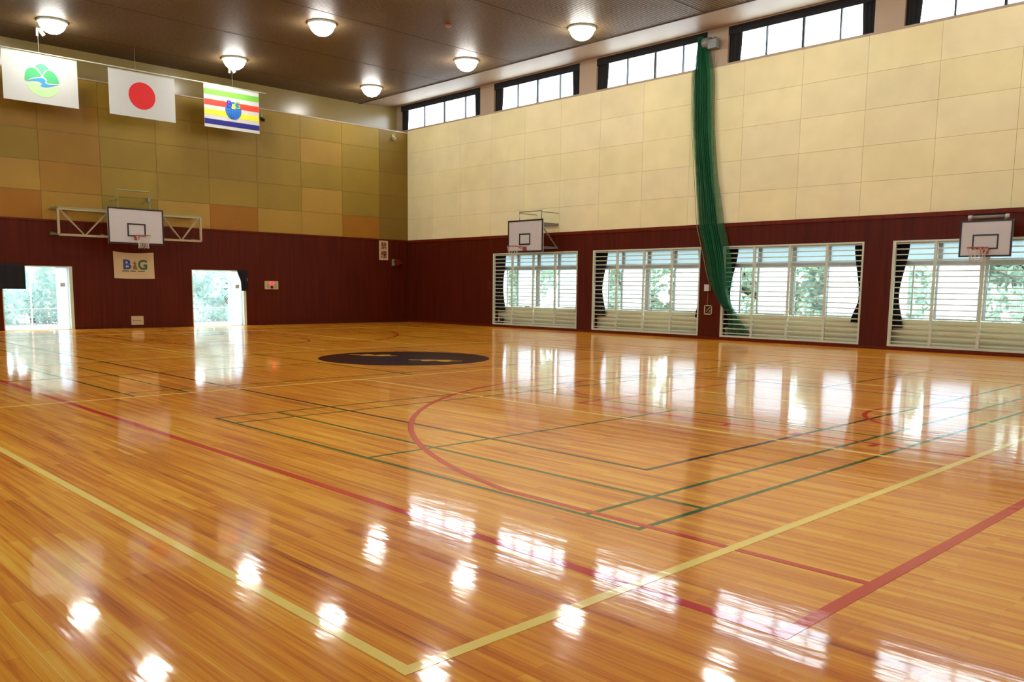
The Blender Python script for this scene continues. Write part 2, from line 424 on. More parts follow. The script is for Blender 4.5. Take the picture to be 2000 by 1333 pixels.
# dark lines of a large inner court
b = MB()
for s in (1, -1): line(b, mir(26.56, s), -17.47, mir(26.56, s), -6.97, .05, .0009)
for y in (-17.47, -6.97): line(b, mir(26.56, -1), y, 26.56, y, .05, .0009)
line(b, XM, -19.8, XM, -18.15, .05, .0009)
b.build('black_court_lines', 'l_black', floor)['label'] = 'black court lines'
# basketball (red)
r_ = MB(); Wr = .05; Zr = .0012
for s in (1, -1):
    xb = mir(29.11, s); hoop = mir(27.54, s); xf = mir(23.31, s)
    line(r_, xb, -19.84, xb, -4.6, .075, Zr)
    for k in (-1, 1):
        line(r_, xb, YC+k*2.46, xf, YC+k*2.46, Wr, Zr)
        dy = 6.66; dx = math.sqrt(6.78**2-dy**2)
        line(r_, xb, YC+k*dy, hoop-s*dx, YC+k*dy, Wr*1.15, Zr)
        for d in (1.75, 2.6, 3.45): line(r_, xb-s*d, YC+k*2.46, xb-s*d, YC+k*2.62, .06, Zr)
    line(r_, xf, YC-2.46, xf, YC+2.46, Wr, Zr)
    t = math.acos(dx/6.78)
    c0 = pi if s > 0 else 0
    arc(r_, hoop, YC, 6.78, c0-(pi/2+.0) + (pi/2-(pi-t if False else pi/2))*0 + math.asin(dx/6.78), c0+pi/2-math.asin(dx/6.78), .065, Zr)
    arc(r_, xf, YC, 1.8, c0-pi/2, c0+pi/2, Wr, Zr)
    arc(r_, hoop, YC, 1.28, c0-pi/2, c0+pi/2, .06, Zr)
for y in (-19.84, -4.6): line(r_, 2.83, y, 29.11, y, .075, Zr)
r_.build('red_court_lines', 'l_red', floor)['label'] = 'red basketball lines'
# volleyball (yellow): two courts side by side
yl = MB(); Wy = .058; Zy = .0015
for s in (1, -1):
    xa, xb = mir(19.04, s), mir(28.26, s)
    for x, w_ in ((xa, .05), (xb, Wy+.01)): line(yl, x, -21.29, x, -3.15, w_, Zy)
    for y in (-21.29, -3.15): line(yl, xa, y, xb, y, Wy, Zy)
    for y in (-15.27, -9.17): line(yl, xa, y, xb, y, .05, Zy)
    line(yl, xa, YC, xb, YC, .05, Zy)
line(yl, 15.55, -21.29, 19.04, -21.29, .05, Zy)
yl.build('yellow_court_lines', 'l_yellow', floor)['label'] = 'yellow volleyball lines'
# centre emblem
e = MB(); e.lathe([(1.85, 0), (1.85, .0018)], XM, YC+.1, 96); e.poly([(XM+1.85*cos(2*pi*i/96), YC+.1+1.85*sin(2*pi*i/96), .0018) for i in range(96)])
emb = e.build('centre_emblem', 'e_dark', floor); emb['label'] = 'dark round centre emblem with blue middle and yellow marks'
e = MB(); e.poly([(XM+.1+1.35*cos(2*pi*i/48)*(.62+.2*cos(4*pi*i/48)), YC-.1+1.2*sin(2*pi*i/48), .0024) for i in range(48)]); e.build('blue_patch', 'e_blue', emb)
def mark(p, q, side):
    p = Vector(p); q = Vector(q); d = q-p; n = Vector((-d.y, d.x)).normalized()*side
    prof = [(0, .02), (.12, .10), (.24, .05), (.32, .24), (.45, .16), (.52, .05), (.62, .22), (.78, .30), (.82, .10), (1, .05), (1, -.03), (.8, -.05), (.74, -.20), (.55, -.14), (.35, -.16), (.2, -.06), (0, -.03)]
    return [(p.x+d.x*a+n.x*b_, p.y+d.y*a+n.y*b_, .0028) for a, b_ in prof]
e = MB(); e.poly(mark((14.5, -12.6), (15.45, -11.95), 1)); e.poly(mark((16.4, -12.35), (17.35, -11.65), -1)); e.build('yellow_marks', 'e_yellow', emb)

# ------------------------------------------------------------------ ceiling
q = MB(); q.box(-1.1, XN+.3, YO-.3, -1.95, ZC+.05, ZC+.3)
ceiling = struct(q.build('ceiling', 'ceilback'))
q = MB(); x = -.8
while x < XN:
    q.box(x, min(x+.082, XN), YO, -1.95, ZC, ZC+.05); x += .1
q.build('slats', 'ceiling', ceiling)
q = MB()
for k in range(8): q.box(1.0+3.88*k-.012, 1.0+3.88*k+.012, YO, -1.95, ZC-.004, ZC+.01)
q.build('joint_strips', 'ceilback', ceiling)
q = MB()                                                              # sloping plaster border above the windows
q.v = [(-1.1, -1.95, ZC), (XN, -1.95, ZC), (XN, .02, 9.50), (-1.1, .02, 9.50), (-1.1, -1.95, ZC+.2), (XN, -1.95, ZC+.2), (XN, .02, 9.9), (-1.1, .02, 9.9)]
q.f = [(0, 1, 2, 3), (4, 7, 6, 5), (0, 4, 5, 1), (1, 5, 6, 2), (2, 6, 7, 3), (3, 7, 4, 0)]; q.c = [None]*8
struct(q.build('trim_4', 'plaster'))
q = MB(); q.box(-.8, XN, -1.97, -1.93, ZC-.02, ZC+.03); struct(q.build('trim_5', 'ceilback'))

# ------------------------------------------------------------------ lower windows
nwin = 0
def lower_window(idx, a, b):
    w_ = b-a
    fr = MB()
    for (x0, x1) in ((a, a+.06), (b-.06, b)): fr.box(x0, x1, .34, .46, .84, WZ1)
    fr.box(a+.06, b-.06, .342, .458, WZ1-.05, WZ1); fr.box(a+.06, b-.06, .32, .458, .842, .87); fr.box(a+.06, b-.06, .33, .458, 2.27, 2.385)
    o = struct(fr.build('window_%d' % idx, 'frame'))
    # posts between sashes
    for off, ww, z0, z1, mm in ((2.07, .17, .87, 2.27, 'frame'), (1.02, .05, .87, 2.27, 'frame'), (3.24, .05, .87, 2.27, 'frame'),
                                (2.14, .12, 2.385, WZ1-.05, 'frame'), (1.03, .10, 2.385, WZ1-.05, 'frame'), (3.22, .10, 2.385, WZ1-.05, 'frame')):
        m = MB(); m.box(a+off, a+off+ww, .35, .45, z0, z1); m.build('mullion', mm, o)
    segs = [(.06, .43, 'frost'), (.43, .97, 'glass'), (1.07, 2.07, 'frost'), (2.24, 3.2, 'glass'), (3.29, w_-.06, 'frost')]
    if idx == 4: segs = [(.06, .3, 'frost'), (.3, .97, 'glass'), (1.07, 2.05, 'frost'), (2.24, 3.5, 'glass'), (3.55, w_-.06, 'frost')]
    for s0, s1, k in segs:
        m = MB(); m.box(a+s0, a+s1, .398, .404, .87, 2.27); m.build('pane', k, o)
    m = MB()
    for s0 in (.43, 2.24): m.box(a+s0-.02, a+s0+.02, .385, .42, .87, 2.27)
    m.build('sash_stile', 'frame', o)
    for s0, s1 in ((.06, 1.03), (1.13, 2.14), (2.26, 3.22), (3.32, w_-.06)):
        m = MB(); m.box(a+s0, a+s1, .398, .404, 2.385, WZ1-.05); m.build('upper_pane', 'frost_up', o)
    m = MB(); m.box(a, b, .30, .5, WZ0-.02, .82); m.build('sill_panel', 'sill', o)
    # guard grille flush with the hall
    m = MB()
    n = 19
    for i in range(n):
        z = WZ0+.12+i*(WZ1-WZ0-.16)/(n-1+.25); m.box(a+.05, b-.05, .03, .052, z-.014, z+.014)
    m.build('guard_bars', 'white_metal', o)
    m = MB(); m.box(a, a+.075, -.012, .07, WZ0, WZ1); m.box(b-.05, b, -.012, .07, WZ0, WZ1); m.box(a+.075, b-.05, -.010, .068, WZ0, WZ0+.055); m.box(a+.075, b-.05, -.010, .068, WZ1-.045, WZ1)
    m.build('guard_frame', 'white_metal', o)
    for off in (1.085, 2.24, 3.38):
        m = MB(); m.box(a+off-.036, a+off+.036, .0, .065, WZ0+.05, WZ1-.04); m.build('guard_post', 'white_metal', o)
for i, (a, b) in enumerate(WIN): lower_window(i+1, a, b)
# unseen windows added in the opposite wall to light the window wall
for i, (a, b) in enumerate(WIN[:4]):
    m = MB(); m.box(a, b, YO-.2, YO-.19, WZ0, WZ1); struct(m.build('window_%d' % (20+i), 'frost_up'))
for i, (a, b) in enumerate(CL[1:]):
    m = MB(); m.box(a, b, YO-.2, YO-.19, CZ0, CZ1); struct(m.build('window_%d' % (24+i), 'frost_hi'))

# ------------------------------------------------------------------ high windows
CLM = {0: [1.03, 2.38, 3.73], 1: [6.8, 7.85, 9.0], 2: [12.10, 13.25, 14.35], 3: [17.28, 18.43, 19.53], 4: [22.5, 23.65, 24.8], 5: [27.9, 29.0, 30.1]}
CLC = {0: (.45, .40), 1: (.44, .40), 2: (.47, .37), 3: (.43, .37), 4: (.40, .4), 5: (.4, .4)}
ORD = ['first', 'second', 'third', 'fourth', 'fifth', 'sixth']
def drape(a, b, z0, z1, y, side, amp=.035, nf=6, edge=None):
    """hanging cloth between a and b; edge(z) gives the free edge"""
    mb = MB(); nu, nz = nf*6, 16
    for j in range(nz+1):
        z = z0+(z1-z0)*j/nz
        e_ = edge(z) if edge else None
        a_, b_ = (a, e_) if (edge and side < 0) else (e_, b) if edge else (a, b)
        for i in range(nu+1):
            u = i/nu; mb.v.append((a_+(b_-a_)*u, y+amp*sin(2*pi*nf*u+.4*sin(3*z)), z)); mb.c.append(None)
    for j in range(nz):
        for i in range(nu): k = j*(nu+1)+i; mb.f.append((k, k+1, k+nu+2, k+nu+1))
    n = len(mb.v); mb.v += [(x, yy+.008, z) for x, yy, z in mb.v]; mb.c += [None]*n
    mb.f += [tuple(n+k for k in reversed(f)) for f in list(mb.f)]
    def rim(seq):
        for p, r in zip(seq, seq[1:]): mb.f.append((p, r, r+n, p+n))
    rim([i for i in range(nu+1)]); rim([nz*(nu+1)+i for i in range(nu+1)][::-1])
    rim([j*(nu+1) for j in range(nz+1)][::-1]); rim([j*(nu+1)+nu for j in range(nz+1)])
    return mb
def interp(pts):
    def f(z):
        if z <= pts[0][0]: return pts[0][1]
        for (z0, x0), (z1, x1) in zip(pts, pts[1:]):
            if z <= z1:
                t = (z-z0)/(z1-z0); t = t*t*(3-2*t); return x0+(x1-x0)*t
        return pts[-1][1]
    return f
for i, (a, b) in enumerate(CL):
    fr = MB(); fr.box(a+.05, b-.05, .142, .218, CZ0, CZ0+.05); fr.box(a+.05, b-.05, .142, .218, CZ1-.06, CZ1); fr.box(a, a+.05, .14, .22, CZ0, CZ1); fr.box(b-.05, b, .14, .22, CZ0, CZ1)
    o = struct(fr.build('window_%d' % (6+i), 'black'))
    e = [a+.05] + CLM[i] + [b-.05]
    for x in CLM[i]:
        m = MB(); wd = .07 if x == CLM[i][1] else .045; m.box(x-wd/2, x+wd/2, .12, .21, CZ0+.04, CZ1-.05); m.build('mullion', 'black', o)
    for x0, x1 in zip(e, e[1:]):
        m = MB(); m.box(x0, x1, .18, .186, CZ0+.04, CZ1-.05); m.build('pane', 'frost_hi', o)
    if i == 5: continue
    ends = CLC[i]
    where = '%s high window from the corner' % ORD[i]
    for side, nm in ((-1, 'left'), (1, 'right')):
        xx = a+ends[0] if side < 0 else b-ends[1]
        ed = interp([(CZ0, xx+side*.03), (9.0, xx), (CZ1, xx-side*.02)])
        mb = drape(a+.0, b-.0, CZ0+.005, CZ1-.02, .075, side, .025, 3, ed)
        c = mb.build('curtain', 'curtain', None, True, (a if side < 0 else b, .14, CZ1))
        tag(c, 'black curtain bunched at the %s end of the %s' % (nm, where), 'curtain', 'black curtains of the high windows')
    m = MB(); m.box(a, b, .005, .04, CZ1-.24, CZ1-.005); v_ = m.build('curtain_pelmet', 'curtain', None, False, (a, .1, CZ1))
    tag(v_, 'black pelmet strip across the top of the %s' % where, 'pelmet', 'pelmets of the high windows')

# curtains behind the guard grilles: (side, top, waist, low, bottom z)
CUR = [(0, -1, [(.62, 6.13), (1.6, 6.03), (2.9, 6.15)]), (0, 1, [(.7, 9.88), (1.6, 10.05), (2.9, 10.0)]),
       (1, -1, [(.6, 11.34), (1.55, 11.18), (2.9, 11.38)]), (1, 1, [(.66, 15.10), (1.45, 15.27), (2.9, 15.14)]),
       (2, -1, [(.42, 16.52), (1.45, 16.38), (2.9, 16.60)]), (2, 1, [(.7, 20.26), (1.39, 20.46), (2.9, 20.26)]),
       (3, -1, [(.6, 21.70), (1.43, 21.56), (2.9, 21.76)])]
for wi, side, ed in CUR:
    a, b = WIN[wi]
    mb = drape(a+.01, b-.01, ed[0][0], WZ1-.03, .2, side, .03, 5, interp(ed))
    c = mb.build('curtain', 'curtain', None, True, (a if side < 0 else b, .2, 1.5))
    tag(c, 'long black curtain tied at the %s of the %s barred window from the corner' % ('left' if side < 0 else 'right', ORD[wi]), 'curtain', 'black curtains behind the barred windows')
    # tie band
    zt = ed[1][0]; xe = ed[1][1]
    t_ = MB(); x0, x1 = (a+.01, xe) if side < 0 else (xe, b-.01); t_.box(x0, x1, .155, .165, zt-.03, zt+.03); t_.build('tie_band', 'curtain', c)

# ------------------------------------------------------------------ doorways
for i, (a, b) in enumerate(DOORS):
    m = MB(); m.box(-.28, .012, b-.10, b, 0, DZ); m.box(-.28, .006, a, a+.03, 0, DZ); m.box(-.28, .004, a+.03, b-.10, DZ-.03, DZ); m.box(-.30, -.02, a+.03, b-.10, 0, .012)
    o = struct(m.build('door_%d' % (i+1), 'white_metal'))
    l0 = b-.46; m = MB(); m.box(-.22, -.18, l0, b-.10, .02, DZ-.03); lf = m.build('door_leaf', 'frost', o); 
    m = MB(); m.box(-.18, -.176, b-.34, b-.18, 1.42, 1.56); m.build('notice', 'frost_up' if False else 'concrete', lf)
# black blackout cloths over the doorways
m = drape(-16.6, -15.41, 1.34, 2.14, .06, 1, .012, 4); 
mm = MB(); mm.v = [(y, x, z) for x, y, z in m.v]; mm.f = m.f; mm.c = m.c
o = mm.build('curtain', 'curtain', None, True, (.06, -16.0, 2.14)); tag(o, 'black cloth folded short over the upper left of the left doorway', 'curtain')
m = drape(-8.15, -7.72, 1.33, 2.12, .06, 1, .02, 4, interp([(1.33, -7.99), (1.6, -8.0), (2.12, -8.15)]))
mm = MB(); mm.v = [(y, x, z) for x, y, z in m.v]; mm.f = m.f; mm.c = m.c
o = mm.build('curtain', 'curtain', None, True, (.06, -7.9, 2.12)); tag(o, 'black curtain gathered at the upper right of the right doorway', 'curtain')
mm = MB(); mm.tube([(.03, -7.78, 1.70), (.09, -7.76, 1.72), (.09, -7.76, 1.80), (.03, -7.78, 1.82)], .012); mm.build('tie_hook', 'white_metal', o)

# ------------------------------------------------------------------ lamps
def lamp(x, y, label):
    t = empty('ceiling_lamp', (x, y, ZC))
    m = MB(); m.lathe([(.28, ZC+.04), (.42, ZC+.01), (.42, ZC-.05), (.385, ZC-.06), (.36, ZC-.02)], x, y, 40); m.build('housing', 'white_metal', t, True)
    prof = [(.37*cos(k*pi/2/8), ZC-.03-.34*sin(k*pi/2/8)) for k in range(8)] + [(.004, ZC-.37)]
    m = MB(); m.lathe(prof, x, y, 40); m.build('diffuser', 'lens', t, True)
    tag(t, label, 'ceiling lamp', 'round lamps in the slatted ceiling')
LX = [2.1, 7.8, 13.1, 18.7, 24.3, 29.9]; LYs = [-3.33, -9.03, -14.8, -20.5]
ROW = ['by the tan end wall', 'second in from the tan end wall', 'third in from the tan end wall', 'fourth in from the tan end wall', 'fifth in from the tan end wall', 'beside the near end wall']
COL = ['nearest the high windows', 'second from the high windows', 'third from the high windows', 'farthest from the high windows']
SPEC = {(0, 0): 'round white ceiling lamp closest to the corner of the hall', (0, 1): 'round white ceiling lamp just above the striped flag', (0, 2): 'round white ceiling lamp just above the green hills flag',
        (1, 1): 'large bright ceiling lamp above and right of the red disc flag', (1, 0): 'round ceiling lamp above the second high window from the corner', (2, 0): 'round ceiling lamp above the third high window from the corner'}
for i, x in enumerate(LX):
    for j, y in enumerate(LYs):
        lamp(x, y, SPEC.get((i, j), 'round white ceiling lamp %s, %s' % (ROW[i], COL[j])))

# ------------------------------------------------------------------ basketball boards
def hoop_parts(t, P, rim_r, reach, zr, R3, net_h=.42):
    """P(u, d, z): u along the board, d out from the board face"""
    m = MB(); m.tube([P(rim_r*cos(2*pi*k/28), reach+rim_r*sin(2*pi*k/28), zr) for k in range(28)], .011, 6, True)
    rim = m.build('rim', 'rim', t, True)
    m = MB(); m.bar(P(-.10, .01, zr-.01), P(-.06, reach-rim_r, zr), .02, .02); m.bar(P(.10, .01, zr-.01), P(.06, reach-rim_r, zr), .02, .02)
    m.plate([(-.09, zr-.13), (.09, zr-.13), (.09, zr+.01), (-.09, zr+.01)], lambda u, v, d: P(u, .005+d, v), .012)
    m.bar(P(0, .01, zr-.12), P(0, reach-rim_r, zr-.01), .02, .02); m.build('bracket', 'rim', t)
    m = MB(); n = 12
    prof = [(1, 0), (.86, .12), (.72, .25), (.66, .36), (.70, 1)]
    levels = [(1.0, 0), (.88, .25), (.76, .5), (.70, .75), (.74, 1.0)]
    for li in range(len(levels)-1):
        (r0, h0), (r1, h1) = levels[li], levels[li+1]
        for k in range(n):
            for dk in (-.5, .5):
                a0 = 2*pi*(k+(li % 2)*.5)/n; a1 = a0+2*pi*dk/n
                m.bar(P(rim_r*r0*cos(a0), reach+rim_r*r0*sin(a0), zr-h0*net_h), P(rim_r*r1*cos(a1), reach+rim_r*r1*sin(a1), zr-h1*net_h), .007)
    m.build('net', 'cord', t)
def board(t, P, w, z0, z1, fw=.05, sq=None, th=.04):
    m = MB(); m.plate([(-w/2, z0), (w/2, z0), (w/2, z1), (-w/2, z1)], lambda u, v, d: P(u, -th+d, v), th-.004); bd = m.build('backboard', 'board', t)
    m = MB()
    for (u0, u1, v0, v1) in ((-w/2, w/2, z1-fw, z1), (-w/2, w/2, z0, z0+fw), (-w/2, -w/2+fw, z0+fw, z1-fw), (w/2-fw, w/2, z0+fw, z1-fw)):
        m.plate([(u0, v0), (u1, v0), (u1, v1), (u0, v1)], lambda u, v, d: P(u, -.006+d, v), .010)
    m.build('black_border', 'black', bd)
    s0, s1, sz0, sz1, sw = sq; m = MB()
    for (u0, u1, v0, v1) in ((s0, s1, sz1-sw, sz1), (s0, s1, sz0, sz0+sw), (s0, s0+sw, sz0+sw, sz1-sw), (s1-sw, s1, sz0+sw, sz1-sw)):
        m.plate([(u0, v0), (u1, v0), (u1, v1), (u0, v1)], lambda u, v, d: P(u, -.006+d, v), .009)
    m.build('target_square', 'black', bd)
# end wall basket on its swing frame
XB = 1.1
t = empty('basketball_hoop', (0, YC, 2.9)); PE = lambda u, d, z: (XB+d, YC+u, z)
tag(t, 'full-size white backboard and hoop on a wide steel truss frame above the logo banner', 'basketball hoop', 'wall-mounted basketball hoops')
board(t, PE, 1.84, 2.88, 4.07, .05, (-.30, .31, 3.13, 3.57, .05)); hoop_parts(t, PE, .225, .58, 3.15, None)
FX_ = .78
def frame_panel(y0, y1, vs):
    m = MB(); zt, zb = 3.92, 3.10
    m.bar((FX_, y0, zb), (FX_, y1, zb), .07); m.bar((FX_, y0, zt), (FX_, y1, zt), .05)
    for y in (y0, y1): m.bar((FX_, y, zb), (FX_, y, zt), .07, .07)
    ym = (y0+y1)/2
    for d in (0, -.16): m.bar((FX_+d, y0+.05, zt), (FX_+d*.2, ym, zb), .028); m.bar((FX_+d, y1-.05, zt), (FX_+d*.2, ym, zb), .028)
    m.build('side_frame', 'truss', t)
frame_panel(-14.55, -12.95, 1); frame_panel(-11.25, -9.85, 1)
m = MB()
for y in (-14.55, -13.0, -11.25, -9.85):
    m.bar((0, y, 3.97), (FX_, y, 3.97), .05); m.bar((0, y, 3.2), (FX_, y, 3.1), .04)
m.bar((.03, -14.6, 3.97), (.03, -9.8, 3.97), .06); m.bar((FX_, -14.55, 3.97), (FX_, -9.85, 3.97), .045); m.bar((.03, -14.6, 3.15), (.03, -9.8, 3.15), .05)
m.bar((.03, -14.55, 3.97), (FX_, -13.0, 3.97), .035); m.bar((.03, -9.85, 3.97), (FX_, -11.25, 3.97), .035)
m.build('wall_brackets', 'truss_green', t)
m = MB(); 
for y in (-12.85, -11.4):
    m = MB(); m.bar((FX_, y, 3.05), (FX_, y, 4.1), .09); m.bar((FX_, y, 3.35), (XB-.04, y, 3.35), .06); m.bar((FX_, y, 3.9), (XB-.04, y, 3.9), .06); m.build('board_mount', 'truss_green', t)
m = MB(); m.tube([(FX_, -12.68, 4.0), (FX_, -12.68, 4.68), (FX_, -11.62, 4.68), (FX_, -11.62, 4.0)], .026, 8); m.bar((FX_, -12.68, 4.35), (.02, -12.68, 4.35), .03); m.bar((FX_, -11.62, 4.35), (.02, -11.62, 4.35), .03)
m.build('top_rail', 'truss_green', t)
m = MB(); m.box(.0, .12, -11.42, -11.32, 4.42, 4.56); m.build('pulley', 'grey', t)
# full-size basket above the first barred window
XA, YA = 8.43, -1.0
t = empty('basketball_hoop', (XA, 0, 2.9)); PA = lambda u, d, z: (XA+u, YA-d, z)
tag(t, 'full-size white backboard and hoop above the first barred window from the corner', 'basketball hoop', 'wall-mounted basketball hoops')
board(t, PA, 1.82, 2.87, 4.04, .055, (-.31, .27, 3.13, 3.55, .05)); hoop_parts(t, PA, .225, .60, 3.06, None)
m = MB()
for u in (-.7, .7):
    for z in (3.05, 3.9): m.bar((XA+u, 0, z), (XA+u, YA+.04, z), .06)
    m.bar((XA+u, -.02, 3.05), (XA+u, YA+.06, 3.9), .035); m.bar((XA+u, YA+.08, 2.95), (XA+u, YA+.08, 4.0), .06)
m.bar((XA-.75, -.03, 3.9), (XA+.75, -.03, 3.9), .07); m.bar((XA-.75, -.03, 3.05), (XA+.75, -.03, 3.05), .07)
m.build('wall_arms', 'grey', t)
m = MB(); m.tube([(XA-.4, YA+.1, 4.0), (XA-.4, YA+.1, 4.34), (XA+.74, YA+.1, 4.34), (XA+.74, YA+.1, 4.0)], .02, 8); m.bar((XA-.4, YA+.1, 4.3), (XA-.4, 0, 4.3), .025); m.bar((XA+.74, YA+.1, 4.3), (XA+.74, 0, 4.3), .025)
m.build('top_rail', 'grey', t)
# small basket above the fourth barred window
XS, YS = 23.83, -.6
t = empty('basketball_hoop', (XS, 0, 2.45)); PS = lambda u, d, z: (XS+u, YS-d, z)
tag(t, 'smaller low-hung white backboard and hoop above the fourth barred window from the corner', 'basketball hoop', 'wall-mounted basketball hoops')
board(t, PS, 1.17, 2.42, 3.30, .04, (-.29, .29, 2.60, 2.96, .035)); hoop_parts(t, PS, .225, .50, 2.62, None, .36)
for u in (-.4, .4):
    m = MB(); m.bar((XS+u, -.03, 3.2), (XS+u, YS+.04, 3.2), .05); m.bar((XS+u, -.05, 3.1), (XS+u, YS+.06, 2.6), .04); m.bar((XS+u, YS+.06, 2.5), (XS+u, YS+.06, 3.4), .05); m.build('wall_arm', 'grey', t)
m = MB(); m.tube([(XS-.4, YS+.02, 3.38), (XS+.46, YS+.02, 3.38)], .035, 10); m.build('roller', 'grey', t, True)
for u in (-.42, .40):
    m = MB(); m.tube([(XS+u, YS+.02, 3.38), (XS+u+.08, YS+.02, 3.38)], .05, 10); m.build('roller_cap', 'board', t, True)

# ------------------------------------------------------------------ flags on their rail
XF = 1.0
rail = empty('flag_rail', (XF, -12, 8.72)); tag(rail, 'long thin white rail hung from the ceiling carrying the three flags', 'rail')
m = MB(); m.tube([(XF, -17.6, 8.60), (XF, -7.27, 8.625)], .018, 8); m.build('rail', 'white_metal', rail, True)
for y in (-14.91, -8.59, -12.0):
    m = MB(); m.tube([(XF, y, 8.6), (XF, y, 9.09 if y != -12.0 else ZC)], .006, 6); m.build('cable', 'grey', rail)
for y, lb in ((-14.86, 'small white winch under the ceiling above the green hills flag'), (-8.62, 'small white winch under the ceiling above the striped flag')):
    t = empty('winch', (XF, y, ZC)); tag(t, lb, 'winch', 'winches holding the flag rail')
    m = MB(); m.box(XF-.03, XF+.03, y-.10, y-.04, 9.1, ZC); m.box(XF-.05, XF+.05, y-.10, y+.12, ZC-.04, ZC); m.build('bracket', 'white_metal', t)
    m = MB(); m.bar((XF, y, 9.30), (XF+.02, y+.12, 9.14), .11, .11); m.build('drum', 'board', t)
def flag(y0, y1, z0, z1, label):
    w_, h = y1-y0, z1-z0
    t = empty('flag', (XF, (y0+y1)/2, z1)); tag(t, label, 'flag', 'flags hanging from the rail')
    def wob(u, v): return .012*sin(u*9)*(1-v)+.006*sin(u*21+v*4)
    mb = MB(); nu, nv = 24, 12
    for lay in (0, .004):
        for j in range(nv+1):
            for i in range(nu+1):
                u, v = i/nu, j/nv; mb.v.append((XF-.004+lay+wob(u, v)*.0, y0+w_*u, z0+h*v)); mb.c.append(None)
    n = (nu+1)*(nv+1)
    for lay in (0, 1):
        for j in range(nv):
            for i in range(nu): k = lay*n+j*(nu+1)+i; mb.f.append((k, k+1, k+nu+2, k+nu+1))
    mb.build('cloth', 'flag_white', t)
    m = MB(); m.tube([(XF, y0, z1+.012), (XF, y1, z1+.012)], .014, 8); m.build('top_rod', 'white_metal', t)
    return t, (lambda u, v, d=0: (XF+.001+d, y0+w_*u, z0+h*v)), w_, h
def shape(t, P, pts, name, m, d0=.002, th=.002):
    mb = MB(); mb.plate(pts, lambda u, v, d: P(u, v, d0+d), th); return mb.build(name, m, t)
def smooth_path(pts, closed=True, k=5):
    out = []; n = len(pts)
    for i in range(n):
        p0, p1, p2, p3 = pts[(i-1) % n], pts[i], pts[(i+1) % n], pts[(i+2) % n]
        for s_ in range(k):
            t = s_/k; out.append(tuple(.5*((2*p1[a])+(-p0[a]+p2[a])*t+(2*p0[a]-5*p1[a]+4*p2[a]-p3[a])*t*t+(-p0[a]+3*p1[a]-3*p2[a]+p3[a])*t**3) for a in (0, 1)))
    return out
# town flag
t, P, w_, h = flag(-15.95, -13.82, 7.09, 8.54, 'white flag with three green hills, blue river and pale field emblem')
R = .49
def E(x, y): return (.515+x*R/w_, .475+y*R/h)
def ea(cx, cy, r, a0, a1, n=14): return [(cx+r*cos(radians(a0+(a1-a0)*i/n)), cy+r*sin(radians(a0+(a1-a0)*i/n))) for i in range(n+1)]
hillL = [(-.97, -.14)] + [(-1.0, .1), (-.92, .45), (-.74, .66), (-.5, .73), (-.3, .62), (-.14, .44), (-.05, .25)] + [(-.3, .20), (-.6, .08)]
hillT = [(-.36, .80), (-.2, .98), (0, 1.04), (.22, .98), (.42, .80), (.30, .74), (.16, .62), (.04, .40), (.0, .34), (-.04, .46), (-.18, .68)]
hillR = [(.08, .32), (.2, .54), (.36, .68), (.55, .68), (.74, .56), (.90, .34), (.98, .08), (.99, -.02), (.7, -.05), (.4, -.08), (.24, -.04), (.28, .08), (.22, .18)]
river = [(-.93, -.16), (-.6, .01), (-.25, .13), (.02, .17), (.14, .12), (.2, .02), (.16, -.08), (.3, -.16), (.6, -.14), (.96, -.09), (.6, -.24), (.25, -.36), (0, -.37), (-.1, -.31), (-.04, -.2), (-.12, -.1), (-.4, -.07), (-.7, -.12)]
field = [(-.95, -.24), (-.7, -.19), (-.4, -.14), (-.2, -.17), (-.12, -.24), (-.18, -.36), (-.06, -.44), (.2, -.44), (.6, -.32), (.97, -.17), (.93, -.45), (.75, -.72), (.45, -.92), (.1, -1.0), (-.25, -.95), (-.6, -.78), (-.85, -.5)]
for nm, pts, mm in (('hill', hillL, 'hill'), ('hill', hillT, 'hill2'), ('hill', hillR, 'hill'), ('river', river, 'river'), ('field', field, 'field')):
    shape(t, P, [E(*p) for p in smooth_path(pts)], nm, mm)
# national flag
t, P, w_, h = flag(-12.88, -10.70, 7.09, 8.525, 'white flag with a large red disc in the middle')
shape(t, P, [(.49+.44*cos(2*pi*k/48)/w_, .5+.44*sin(2*pi*k/48)/h) for k in range(48)], 'red_disc', 'red')
# striped flag
t, P, w_, h = flag(-9.67, -7.57, 7.125, 8.575, 'striped green, red, yellow and navy flag with a blue globe and letters')
for v0, v1, mm in ((.775, .91, 'sgreen'), (.525, .665, 'sred'), (.295, .43, 'syellow'), (.075, .20, 'snavy')):
    shape(t, P, [(0.003, v0), (.997, v0), (.997, v1), (.003, v1)], 'stripe', mm)
GC = (.52, .47); GR = .30
def G(x, y): return (GC[0]+x*GR/w_, GC[1]+y*GR/h)
gl = shape(t, P, [G(cos(2*pi*k/40), sin(2*pi*k/40)) for k in range(40)], 'globe', 'globe', .004, .003)
m = MB()
def strip(pts, wd):
    for (x0, y0), (x1, y1) in zip(pts, pts[1:]):
        a, b_ = P(*G(x0, y0), .0075), P(*G(x1, y1), .0075); m.bar(a, b_, .002, wd, up=(1, 0, 0))
for k in (-.6, -.3, 0, .3, .6):
    strip([(k*cos(a), sin(a)) for a in [radians(-88+i*11) for i in range(17)]], .014)
for yv in (-.65, -.35, -.05, .25):
    c_ = math.sqrt(1-yv*yv); strip([(c_*(-1+2*i/8), yv-.08*(1-(-1+2*i/8)**2)) for i in range(9)], .014)
strip([(cos(2*pi*k/40), sin(2*pi*k/40)) for k in range(41)], .022)
m.build('globe_grid', 'snavy', gl)
def wallmap(x, yc, zc): return lambda a, b_, c_: Vector((x+c_, yc+a, zc+b_))
yy = lambda u: -9.67+w_*u
zz = lambda v: 7.125+h*v
